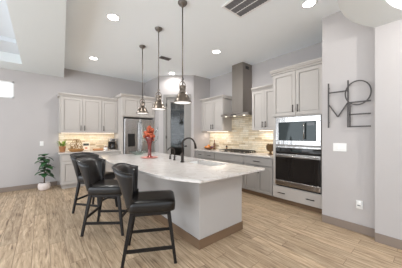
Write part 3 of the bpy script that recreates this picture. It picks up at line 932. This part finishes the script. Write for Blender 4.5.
# ------------------------------------------------------------------ bar stools (face local +x)
def make_stool(label, loc, rotz):
    t = thing('bar_stool', label, 'bar stool', loc, rotz, 'dark leather stools along the island')
    sm_ = MB()
    n = 14
    def sup(u, a, b, e=0.28):
        c_, s_ = math.cos(u), math.sin(u)
        return (a * math.copysign(abs(c_) ** e, c_), b * math.copysign(abs(s_) ** e, s_))
    rings = []
    for sc, z in ((0.0, 0.548), (0.9, 0.548), (0.985, 0.556), (1.0, 0.575), (1.0, 0.625), (0.985, 0.648), (0.92, 0.662), (0.6, 0.667), (0.3, 0.668), (0.0, 0.668)):
        if sc == 0:
            rings.append([sm_.bm.verts.new((0.03, 0, z))]); continue
        rg_ = []
        for i in range(48):
            x, y = sup(2 * PI * i / 48, 0.25 * sc, 0.228 * sc)
            zz = z
            if z > 0.64:
                zz = z - 0.012 * (x / 0.235) * 0 - 0.008 * (1 if sc < 0.5 else 0)
            rg_.append(sm_.bm.verts.new((x + 0.03, y, zz)))
        rings.append(rg_)
    for a, b in zip(rings[:-1], rings[1:]):
        for i in range(48):
            j = (i + 1) % 48
            if len(a) == 1:
                f = sm_.bm.faces.new((a[0], b[j], b[i]))
            elif len(b) == 1:
                f = sm_.bm.faces.new((a[i], a[j], b[0]))
            else:
                f = sm_.bm.faces.new((a[i], a[j], b[j], b[i]))
            f.smooth = True
    sm_.build('seat', 'leather', t)
    MB().box(-0.185, 0.225, -0.195, 0.195, 0.51, 0.549).build('seat_frame', 'espresso', t, 0.004)
    # wrap-around backrest
    NU, NV = 22, 8
    def shell(u, v, off):
        ph = u * PI / 2
        wv = 0.21 + 0.052 * v - off
        L = 0.085 + 0.145 * (v ** 1.2) - off
        z0 = 0.60
        ztop = 1.02 - 0.06 * abs(u) ** 3
        x = -0.16 - 0.005 * (1 - v) - L * max(0.0, math.cos(ph)) ** 0.55
        y = wv * math.copysign(abs(math.sin(ph)) ** 0.75, u)
        return (x, y, z0 + (ztop - z0) * v)
    ou = MB(); inn = MB()
    def sheet(mb, f0):
        g_ = [[mb.bm.verts.new(f0(-1 + 2 * i / NU, j / NV)) for j in range(NV + 1)] for i in range(NU + 1)]
        return g_
    def quads(mb, g_):
        for i in range(NU):
            for j in range(NV):
                f = mb.bm.faces.new((g_[i][j], g_[i + 1][j], g_[i + 1][j + 1], g_[i][j + 1])); f.smooth = True
    TH = 0.042
    go = sheet(ou, lambda u, v: shell(u, v, 0)); gm = sheet(ou, lambda u, v: shell(u, v, TH * 0.45))
    quads(ou, go); quads(ou, gm)
    def close(mb, a, b):
        for i in range(NU):
            mb.bm.faces.new((a[i][0], a[i + 1][0], b[i + 1][0], b[i][0]))
            mb.bm.faces.new((a[i][NV], a[i + 1][NV], b[i + 1][NV], b[i][NV]))
        for j in range(NV):
            mb.bm.faces.new((a[0][j], a[0][j + 1], b[0][j + 1], b[0][j]))
            mb.bm.faces.new((a[NU][j], a[NU][j + 1], b[NU][j + 1], b[NU][j]))
    close(ou, go, gm)
    bk = ou.build('backrest', 'leatherback', t)
    gi = sheet(inn, lambda u, v: shell(u * 0.985, 0.02 + v * 0.985, TH * 0.45)); gj = sheet(inn, lambda u, v: shell(u * 0.985, 0.02 + v * 0.97, TH))
    quads(inn, gi); quads(inn, gj); close(inn, gi, gj)
    inn.build('back_cushion', 'leather', bk)
    rim = [shell(-1 + 2 * i / 32, 1, 0.006) for i in range(33)]
    MB().tube([(p[0], p[1], p[2] + 0.003) for p in rim], 0.011, 8).build('rim_piping', 'leather', bk)
    # legs
    feet = {}
    for sx, sy in ((1, 1), (1, -1), (-1, 1), (-1, -1)):
        top = (0.205 if sx > 0 else -0.175, 0.185 * sy, 0.53)
        ft = (0.275 if sx > 0 else -0.265, 0.225 * sy, 0.0)
        feet[(sx, sy)] = (top, ft)
        mb = MB().bar(ft, top, 0.03, 0.042, 0.03, 0.042)
        if sx < 0:
            mb.bar(top, (-0.165, 0.192 * sy, 0.70), 0.042, 0.034, 0.042, 0.03)
        mb.build('leg', 'espresso', t, 0.003, 1)
    def at(k, z):
        a, b = feet[k]
        f = z / 0.53
        return Vector((b[0] + (a[0] - b[0]) * f, b[1] + (a[1] - b[1]) * f, z))
    def stretch(k1, k2, z):
        a, b = at(k1, z), at(k2, z)
        dd = (b - a).normalized()
        sd_ = Vector((-dd.y, dd.x, 0)) * 0.010
        mb = MB()
        vv = []
        for p in (a, b):
            vv.append([mb.bm.verts.new(p + sgn * sd_ + Vector((0, 0, dz))) for sgn, dz in ((-1, -0.016), (1, -0.016), (1, 0.016), (-1, 0.016))])
        for i in range(4):
            mb.bm.faces.new((vv[0][i], vv[0][(i + 1) % 4], vv[1][(i + 1) % 4], vv[1][i]))
        mb.bm.faces.new(vv[0][::-1]); mb.bm.faces.new(vv[1])
        mb.build('stretcher', 'espresso', t)
    stretch((-1, -1), (1, -1), 0.165); stretch((-1, 1), (1, 1), 0.165)
    stretch((1, -1), (1, 1), 0.235); stretch((-1, -1), (-1, 1), 0.235)
    return t
st0 = make_stool('dark leather bar stool nearest the camera at the near end of the island', (0.975, 2.10, 0), R(-28))
copy_tree(st0, (0.78, 3.06, 0), R(-37), 'dark leather bar stool in the middle of the three at the island')
copy_tree(st0, (0.78, 3.95, 0), R(-53), 'dark leather bar stool farthest from the camera, nearest the back wall cabinets')

# ------------------------------------------------------------------ pendants
def make_pendant(label, x, y):
    t = thing('pendant_light', label, 'pendant lamp', (x, y, 1.80), 0, 'pendants over the island')
    H = ZC - 1.80
    MB().lathe([(0, H - 0.075), (0.012, H - 0.075), (0.014, H - 0.05), (0.05, H - 0.035), (0.065, H - 0.012), (0.065, H - 0.001), (0, H - 0.001)]).build('ceiling_canopy', 'rodmetal', t)
    MB().tube([(0, 0, 0.345), (0, 0, H - 0.07)], 0.0085, 10).build('rod', 'rodmetal', t)
    MB().sphere((0, 0, 0.335), 0.019).tube([(0, 0, 0.25), (0, 0, 0.335)], 0.011).build('swivel', 'rodmetal', t)
    # yoke ring
    MB().tube([(0.052 * math.cos(a_), 0, 0.232 + 0.07 * math.sin(a_)) for a_ in [R(-50 + 280 * i / 24) for i in range(25)]], 0.0065, 8).build('yoke', 'nickel', t)
    MB().lathe([(0, 0.148), (0.042, 0.148), (0.044, 0.16), (0.044, 0.178), (0.037, 0.182), (0.037, 0.225), (0.04, 0.228), (0.04, 0.24), (0.028, 0.25), (0, 0.256)]).build('socket_cap', 'nickel', t)
    MB().lathe([(0.040, 0.150), (0.06, 0.135), (0.082, 0.105), (0.098, 0.07), (0.106, 0.035), (0.124, 0.026), (0.1255, 0.006), (0.1215, 0.006), (0.119, 0.022), (0.102, 0.031), (0.094, 0.068), (0.078, 0.103), (0.056, 0.131), (0.036, 0.147)], seg=40).build('shade', 'nickel', t)
    MB().lathe([(0, 0.0), (0.05, 0.001), (0.1, 0.006), (0.1205, 0.010), (0.1205, 0.016), (0, 0.016)], seg=40).build('diffuser', 'diff', t)
    spot('pendant_lamp_light', (x, y, 1.79), 9, (1.0, 0.96, 0.92), 160, 0.6, 0.1)
    return t
make_pendant('nearest brushed nickel pendant on a rod over the island', 1.525, 2.25)
make_pendant('middle brushed nickel pendant on a rod over the island', 1.578, 3.06)
make_pendant('farthest brushed nickel pendant on a rod over the island', 1.633, 3.88)

# ------------------------------------------------------------------ recessed lights and vents
for i, (x, y, lab) in enumerate((
        (2.90, 1.14, 'round recessed ceiling light near the lettered wall and oven tower'),
        (0.88, 3.22, 'round recessed ceiling light nearest the left soffit, over the stools'),
        (0.99, 5.24, 'round recessed ceiling light in front of the back wall cabinets'),
        (3.00, 3.10, 'round recessed ceiling light in front of the range hood'),
        (3.02, 5.02, 'round recessed ceiling light in front of the pantry door'))):
    t = thing('ceiling_light', lab, 'ceiling light', (x, y, ZC - 0.0005), 0, 'recessed ceiling lights')
    MB().lathe([(0.078, 0), (0.098, 0), (0.098, -0.006), (0.082, -0.009), (0.078, -0.004)], seg=32).build('trim_ring', 'ventwhite', t)
    MB().lathe([(0, -0.004), (0.078, -0.004), (0.078, 0), (0, 0)], seg=32).build('lens', 'lamp', t)
    spot('ceiling_lamp_light', (x, y, ZC - 0.03), 20 if y > 5 and x > 2 else 5 if y < 2 else 50 if x > 2 else 36 if y > 4 else 26, (1.0, 0.985, 0.975), 174, 0.6, 0.08)
v1 = thing('ceiling_vent', 'large white return air grille with three grey panels in the ceiling', 'vent', (2.0, 1.40, ZC - 0.0005))
fv = MB()
VW, VL = 0.42, 0.56
fv.box(0, 0.025, 0, VL, -0.012, 0).box(VW - 0.025, VW, 0, VL, -0.012, 0).box(0.025, VW - 0.025, 0, 0.025, -0.012, 0).box(0.025, VW - 0.025, VL - 0.025, VL, -0.012, 0)
for k in (1, 2):
    xk = 0.025 + k * (VW - 0.05) / 3
    fv.box(xk - 0.006, xk + 0.006, 0.025, VL - 0.025, -0.012, 0)
fv.build('frame', 'ventwhite', v1)
lv = MB()
for k in range(3):
    x0 = 0.025 + k * (VW - 0.05) / 3 + 0.006
    x1 = 0.025 + (k + 1) * (VW - 0.05) / 3 - 0.006
    lv.box(x0, x1, 0.025, VL - 0.025, -0.006, -0.0005)
    for q in range(12):
        yq = 0.04 + q * 0.042
        lv.box(x0, x1, yq, yq + 0.02, -0.010, -0.006)
lv.build('louvers', 'slot', v1)
v2 = thing('ceiling_vent', 'small white ceiling register with dark slots between the pendants', 'vent', (2.17, 4.07, ZC - 0.0005))
MB().box(0, 0.27, 0, 0.018, -0.01, 0).box(0, 0.27, 0.132, 0.15, -0.01, 0).box(0, 0.018, 0.018, 0.132, -0.01, 0).box(0.252, 0.27, 0.018, 0.132, -0.01, 0).box(0.128, 0.142, 0.018, 0.132, -0.01, 0).build('frame', 'slot', v2)
lv = MB()
for x0, x1 in ((0.018, 0.128), (0.142, 0.252)):
    lv.box(x0, x1, 0.018, 0.132, -0.004, -0.0005)
    for q in range(4):
        lv.box(x0, x1, 0.024 + q * 0.028, 0.036 + q * 0.028, -0.008, -0.004)
lv.build('louvers', 'box', v2)

# ------------------------------------------------------------------ HOME wall sign (local x -> -Y, y -> into wall)
sg = run('wall_sign', 'dark metal wall sign of large stacked letters spelling HOME', 'sign', 3.43, 1.055, 1.47)
def flat_bar(mb, a, b, wd=0.018):
    """flat bar between 2D points (x,z) at the sign plane"""
    a, b = Vector(a), Vector(b)
    d = (b - a).normalized()
    nrm = Vector((-d.y, d.x)) * wd / 2
    pts = [a + nrm, b + nrm, b - nrm, a - nrm]
    f = [mb.bm.verts.new((p.x, -0.047, p.y)) for p in pts]
    k = [mb.bm.verts.new((p.x, -0.037, p.y)) for p in pts]
    for i in range(4):
        mb.bm.faces.new((f[i], f[(i + 1) % 4], k[(i + 1) % 4], k[i]))
    mb.bm.faces.new(f[::-1]); mb.bm.faces.new(k)
    return mb
XR = 0.245
mb = MB(); flat_bar(mb, (0, 0.0), (0, 0.672)); flat_bar(mb, (XR, 0.36), (XR, 0.672)); flat_bar(mb, (0.01, 0.527), (XR - 0.01, 0.524))
for z in (0.08, 0.6):
    mb.tube([(0, -0.037, z), (0, 0, z)], 0.006, 8)
mb.build('letter_h', 'signmetal', sg)
mb = MB()
oc, orr, ow = (XR + 0.112, 0.475), (0.142, 0.165), 0.016
prev = None
for i in range(65):
    t = 2 * PI * i / 64
    q = []
    for rr, yy in ((ow / 2, -0.047), (ow / 2, -0.037), (-ow / 2, -0.037), (-ow / 2, -0.047)):
        q.append(mb.bm.verts.new((oc[0] + (orr[0] + rr) * math.cos(t), yy - 0.011, oc[1] + (orr[1] + rr) * math.sin(t))))
    if prev:
        for k in range(4):
            mb.bm.faces.new((prev[k], prev[(k + 1) % 4], q[(k + 1) % 4], q[k]))
    prev = q
bmesh.ops.remove_doubles(mb.bm, verts=mb.bm.verts, dist=1e-5)
mb.build('letter_o', 'signmetal', sg)
mb = MB(); flat_bar(mb, (0.008, 0.345), (0.122, 0.157)); flat_bar(mb, (0.122, 0.157), (XR - 0.008, 0.345)); flat_bar(mb, (XR - 0.002, 0.0), (XR - 0.002, 0.36))
mb.build('letter_m', 'signmetal', sg)
mb = MB(); flat_bar(mb, (XR + 0.02, 0.0), (XR + 0.02, 0.36))
for z in (0.35, 0.18, 0.010):
    flat_bar(mb, (XR + 0.01, z), (0.494, z))
for z in (0.08, 0.3):
    mb.tube([(XR + 0.02, -0.037, z), (XR + 0.02, 0, z)], 0.006, 8)
mb.build('letter_e', 'signmetal', sg)

# switches and outlets
sp = run('switch_plate', 'white wide light switch plate under the wall sign', 'light switch', 3.43, 1.005, 1.118)
MB().box(0, 0.168, -0.007, 0, 0, 0.122).build('plate', 'white', sp, 0.003)
for k in range(3):
    MB().box(0.022 + k * 0.046, 0.054 + k * 0.046, -0.011, -0.007, 0.028, 0.094).build('rocker', 'white', sp, 0.002)
op = run('outlet', 'white wall outlet low beside the baseboard under the sign', 'outlet', 3.43, 0.725, 0.335)
MB().box(0, 0.072, -0.006, 0, 0, 0.115).build('plate', 'white', op, 0.002)
MB().box(0.008, 0.064, -0.034, -0.006, 0.022, 0.10).build('plug_in_unit', 'white', op, 0.006)
MB().box(0.018, 0.054, -0.036, -0.034, 0.045, 0.06).build('grille', 'slot', op)
s2 = thing('switch_plate', 'small white light switch plate on the back wall above the leafy plant', 'light switch', (-0.005, 6.55, 1.08))
MB().box(0, 0.075, -0.007, 0, 0, 0.12).build('plate', 'white', s2, 0.003)
MB().box(0.021, 0.054, -0.011, -0.007, 0.027, 0.093).build('rocker', 'white', s2, 0.002)

# ------------------------------------------------------------------ fiddle-leaf plant
fp = thing('potted_plant', 'leafy green potted plant on the floor by the back wall', 'plant', (0.08, 6.22, 0))
MB().lathe([(0, 0), (0.085, 0), (0.115, 0.03), (0.128, 0.085), (0.122, 0.14), (0.10, 0.185), (0.093, 0.185), (0.11, 0.14), (0.112, 0.12), (0, 0.12)], seg=36).build('pot', 'pot', fp)
MB().lathe([(0, 0.16), (0.10, 0.16), (0.10, 0.15), (0, 0.15)], seg=28).build('soil', 'soil', fp)
MB().tube([(0, 0, 0.155), (0.01, 0, 0.4), (0.0, 0.01, 0.65), (0.015, 0, 0.86)], [0.014, 0.012, 0.01, 0.006], 8).tube([(0.008, 0, 0.36), (0.07, -0.02, 0.5), (0.09, -0.03, 0.68)], [0.009, 0.008, 0.005], 8).build('stem', 'stem', fp)
fo = MB()
def add_leaf(mb, base, az, el, L, Wd, droop=0.25):
    d = Vector((math.cos(az) * math.cos(el), math.sin(az) * math.cos(el), math.sin(el)))
    sdv = Vector((-math.sin(az), math.cos(az), 0))
    nrm = d.cross(sdv) * -1
    rows = []
    n_ = 7
    for i in range(n_ + 1):
        f = i / n_
        wv = Wd * math.sin(PI * (0.05 + 0.93 * f) ** 0.85) ** 0.8 * (0.75 + 0.35 * f)
        c_ = Vector(base) + d * (L * f) + Vector((0, 0, -droop * L * f * f))
        if i == n_:
            wv = 0.003
        rows.append([mb.bm.verts.new(c_ + sdv * wv * s_ + nrm * (-0.12 * Wd * (1 - abs(s_)) + 0.0)) for s_ in (-1, -0.5, 0, 0.5, 1)])
    for a, b in zip(rows[:-1], rows[1:]):
        for k in range(4):
            f_ = mb.bm.faces.new((a[k], a[k + 1], b[k + 1], b[k])); f_.smooth = True
for k in range(24):
    z = 0.36 + 0.49 * (k / 23)
    az = k * 2.4 + random.uniform(-0.4, 0.4)
    L = random.uniform(0.20, 0.27) * (1.08 - 0.3 * (z - 0.3))
    bx = (0.05 * min(1, (z - 0.36) / 0.3), -0.02) if k % 3 == 0 and z < 0.70 else (0.005, 0)
    add_leaf(fo, (bx[0], bx[1], z), az, random.uniform(0.25, 0.9), L, L * 0.36, random.uniform(0.5, 1.0))
fol = fo.build('foliage', 'leaf', fp)
so = fol.modifiers.new('solid', 'SOLIDIFY'); so.thickness = 0.002

# ------------------------------------------------------------------ things on the back worktop
ZT = 0.9155
hp = thing('potted_herb', 'small bushy green plant in a terracotta pot at the left end of the back worktop', 'plant', (0.455, 6.30, ZT))
MB().lathe([(0, 0), (0.055, 0), (0.075, 0.12), (0.08, 0.12), (0.08, 0.145), (0.068, 0.145), (0.062, 0.11), (0, 0.11)]).build('pot', 'terracotta', hp)
fo = MB()
for k in range(46):
    az = random.uniform(0, 2 * PI)
    add_leaf(fo, (0.03 * math.cos(az), 0.03 * math.sin(az), random.uniform(0.12, 0.22)), az, random.uniform(0.3, 1.35), random.uniform(0.1, 0.19), random.uniform(0.012, 0.02), 0.2)
fo.build('foliage', 'leaf2', hp)
bk = thing('wicker_basket', 'low wide wicker basket on the back worktop under the scrollwork', 'basket', (0.755, 6.18, ZT))
pr = [(0, 0), (0.13, 0)]
for k in range(4):
    pr += [(0.14 + 0.008 * k, 0.005 + k * 0.014), (0.152 + 0.008 * k, 0.012 + k * 0.014)]
pr += [(0.178, 0.06), (0.165, 0.062), (0.13, 0.016), (0, 0.012)]
MB().lathe(pr, seg=36).build('basket_body', 'wicker', bk)
MB().tube([(0.172 * math.cos(2 * PI * i / 36), 0.172 * math.sin(2 * PI * i / 36), 0.061) for i in range(36)], 0.009, 8, True).build('basket_rim', 'wicker', bk)
sc = thing('scroll_ornament', 'antique gold scrollwork ornament standing in the wicker basket', 'ornament', (0.755, 6.18, ZT + 0.0125))
mb = MB()
def spiral(cx_, cz_, r0, turns, sgn, ph):
    return [(cx_ + sgn * (r0 * (1 - 0.8 * i / 30)) * math.cos(ph + turns * 2 * PI * i / 30), 0.0, cz_ + (r0 * (1 - 0.8 * i / 30)) * math.sin(ph + turns * 2 * PI * i / 30)) for i in range(31)]
for cx_, cz_, r0, sg_, ph in ((-0.085, 0.17, 0.075, 1, 0), (0.075, 0.17, 0.075, -1, 0), (-0.05, 0.27, 0.055, -1, 1.2), (0.06, 0.27, 0.055, 1, 1.2), (0.0, 0.13, 0.05, 1, 2.0), (0.12, 0.10, 0.04, 1, 0.5), (-0.11, 0.09, 0.035, -1, 0.5)):
    mb.tube(spiral(cx_, cz_, r0, 1.6, sg_, ph), 0.008, 6)
mb.tube([(-0.06, 0, 0.006), (-0.03, 0, 0.1), (0, 0, 0.2), (0.0, 0, 0.32)], 0.008, 6).tube([(0.06, 0, 0.006), (0.03, 0, 0.1), (0, 0, 0.2)], 0.008, 6)
mb.build('scrollwork', 'gold', sc)
MB().lathe([(0, 0), (0.085, 0), (0.08, 0.01), (0, 0.012)], seg=24).build('foot', 'gold', sc)
cd = thing('framed_card', 'small cream framed card with dark picture leaning on the backsplash', 'picture', (1.02, 6.40, ZT + 0.001))
def tilt(o):
    o.rotation_euler = (R(-10), 0, 0); return o
tilt(MB().box(-0.09, 0.09, -0.01, 0.01, 0, 0.24).build('frame', 'paper', cd, 0.003))
tilt(MB().box(-0.072, 0.072, -0.0115, -0.01, 0.14, 0.205).build('picture', 'darkprint', cd))
tilt(MB().box(-0.03, 0.03, -0.0115, -0.01, 0.05, 0.09).build('motif', 'redprint', cd))
MB().box(-0.06, 0.06, 0.0, 0.06, 0, 0.008).build('easel_foot', 'wood', cd)
jb = thing('white_canister', 'small white lidded canister left of the coffee maker', 'canister', (1.50, 6.25, ZT))
MB().lathe([(0, 0), (0.05, 0), (0.055, 0.01), (0.055, 0.085), (0, 0.085)]).build('body', 'white', jb)
MB().lathe([(0, 0.0855), (0.057, 0.0855), (0.057, 0.1), (0.015, 0.104), (0.014, 0.118), (0, 0.12)]).build('lid', 'wood', jb)
tr = thing('wooden_tray', 'low tan wooden tray on the back worktop in front of the backsplash', 'tray', (1.30, 6.28, ZT))
MB().box(-0.12, 0.12, -0.08, 0.08, 0, 0.012).build('base', 'wicker', tr, 0.004)
MB().box(-0.12, -0.108, -0.08, 0.08, 0.0125, 0.05).box(0.108, 0.12, -0.08, 0.08, 0.0125, 0.05).box(-0.108, 0.108, -0.08, -0.068, 0.0125, 0.05).box(-0.108, 0.108, 0.068, 0.08, 0.0125, 0.05).build('rim', 'terracotta', tr, 0.002)
cf = thing('coffee_maker', 'steel and black coffee maker on the back worktop next to the refrigerator', 'coffee maker', (1.685, 6.22, ZT))
MB().box(-0.10, 0.10, -0.11, 0.13, 0, 0.03).build('base', 'steel', cf, 0.006)
MB().box(-0.10, 0.10, 0.04, 0.13, 0.0305, 0.25).build('column', 'blackplastic', cf, 0.006)
MB().box(-0.105, 0.105, -0.11, 0.13, 0.2505, 0.34).build('head', 'steel', cf, 0.012, 3)
MB().lathe([(0, 0.0305), (0.055, 0.0305), (0.068, 0.06), (0.07, 0.12), (0.05, 0.17), (0.048, 0.195), (0, 0.195)], (0, -0.035, 0)).build('carafe', 'blackglass', cf)
MB().box(-0.04, 0.04, -0.113, -0.11, 0.275, 0.315).build('display', 'blackglass', cf)
MB().tube([(0.06, -0.055, 0.16), (0.095, -0.085, 0.15), (0.095, -0.085, 0.08), (0.065, -0.06, 0.07)], 0.008, 8).build('carafe_handle', 'blackplastic', cf)

# ------------------------------------------------------------------ things on the hood-wall worktop
fb = tag(MB().lathe([(0, 0), (0.07, 0), (0.075, 0.012), (0.14, 0.035), (0.17, 0.06), (0.164, 0.062), (0.13, 0.042), (0.06, 0.02), (0, 0.018)], seg=32).build('fruit_bowl', 'wood', loc=(4.0, 4.46, ZT)), 'wide brown wooden fruit bowl at the pantry end of the worktop', 'bowl')
for i, (dx, dy, dz, r, mk, nm, lab) in enumerate((
        (-0.07, 0.06, 0.075, 0.040, 'orange', 'orange', 'orange at the left front of the wooden fruit bowl'),
        (-0.08, -0.03, 0.077, 0.042, 'peach', 'peach', 'pinkish peach at the front of the wooden fruit bowl'),
        (-0.01, 0.0, 0.115, 0.040, 'orange', 'orange', 'orange on top of the fruit heap'),
        (0.02, -0.085, 0.077, 0.040, 'plum', 'plum', 'dark purple plum at the right of the wooden fruit bowl'),
        (0.07, 0.05, 0.078, 0.042, 'lemon', 'lemon', 'yellow lemon at the back of the wooden fruit bowl'),
        (0.095, -0.035, 0.082, 0.036, 'plum', 'plum', 'dark purple plum at the back right of the wooden fruit bowl'),
        (0.0, 0.115, 0.078, 0.034, 'plum', 'plum', 'dark purple plum at the far left of the wooden fruit bowl'))):
    t = thing(nm, lab, 'fruit', (4.0 + dx, 4.46 + dy, ZT + dz))
    MB().sphere((0, 0, 0), r, sz=0.94 if mk != 'lemon' else 0.85, sx=1.2 if mk == 'lemon' else 1).build('flesh', mk, t)
    MB().tube([(0, 0, r * 0.85), (0.003, 0, r * 1.12)], 0.004, 6).build('stalk', 'stem', t)
ob = thing('oil_bottle', 'slender brown bottle behind the fruit bowl', 'bottle', (4.19, 4.42, ZT))
MB().lathe([(0, 0), (0.034, 0), (0.036, 0.01), (0.036, 0.16), (0.014, 0.21), (0.013, 0.27), (0, 0.27)]).build('body', 'bottle', ob)
MB().lathe([(0, 0.2705), (0.015, 0.2705), (0.013, 0.3), (0, 0.302)]).build('stopper', 'wood', ob)
pm = thing('pepper_mill', 'small dark pepper mill behind the left of the cooktop', 'pepper mill', (4.24, 3.95, ZT))
MB().lathe([(0, 0), (0.026, 0), (0.026, 0.02), (0.018, 0.05), (0.022, 0.085), (0, 0.088)]).build('body', 'wood', pm)
MB().lathe([(0, 0.0885), (0.022, 0.0885), (0.026, 0.11), (0.016, 0.132), (0, 0.137)]).build('head', 'blackplastic', pm)
# antique artichoke ornament
an = thing('artichoke_ornament', 'antique brown and gold finial ornament on the worktop beside the oven tower', 'ornament', (4.08, 2.44, ZT))
MB().lathe([(0, 0), (0.06, 0), (0.055, 0.012), (0.03, 0.025), (0.022, 0.06), (0.03, 0.075), (0, 0.078)], seg=24).build('foot', 'antique', an)
MB().sphere((0, 0, 0.15), 0.075, sz=1.15).build('core', 'antique', an)
mb = MB()
for row in range(6):
    zz = 0.085 + row * 0.026
    rr = 0.075 * math.sqrt(max(0.05, 1 - ((zz - 0.15) / 0.086) ** 2)) + 0.004
    for k in range(9):
        az = 2 * PI * (k + 0.5 * (row % 2)) / 9
        add_leaf(mb, (rr * math.cos(az), rr * math.sin(az), zz - 0.01), az, 1.15, 0.05, 0.022, 0.0)
sc_ = mb.build('scales', 'antique', an)
so = sc_.modifiers.new('solid', 'SOLIDIFY'); so.thickness = 0.005
# foyer lamp in the round recess
t = thing('foyer_ceiling_light', 'semi-flush round ceiling light hanging in the round foyer recess', 'ceiling light', (cx, cy_, ZC - 0.0005))
MB().lathe([(0, -0.03), (0.06, -0.025), (0.065, 0), (0, 0)], seg=28).build('ceiling_canopy', 'rodmetal', t)
MB().tube([(0, 0, -0.03), (0, 0, -0.39)], 0.01).build('rod', 'rodmetal', t)
MB().lathe([(0, -0.46), (0.10, -0.45), (0.15, -0.42), (0.15, -0.40), (0, -0.39)], seg=32).build('lens', 'lamp', t)
point('foyer_lamp_light', (cx, cy_, 2.66), 42, (1.0, 0.985, 0.97), 0.03)
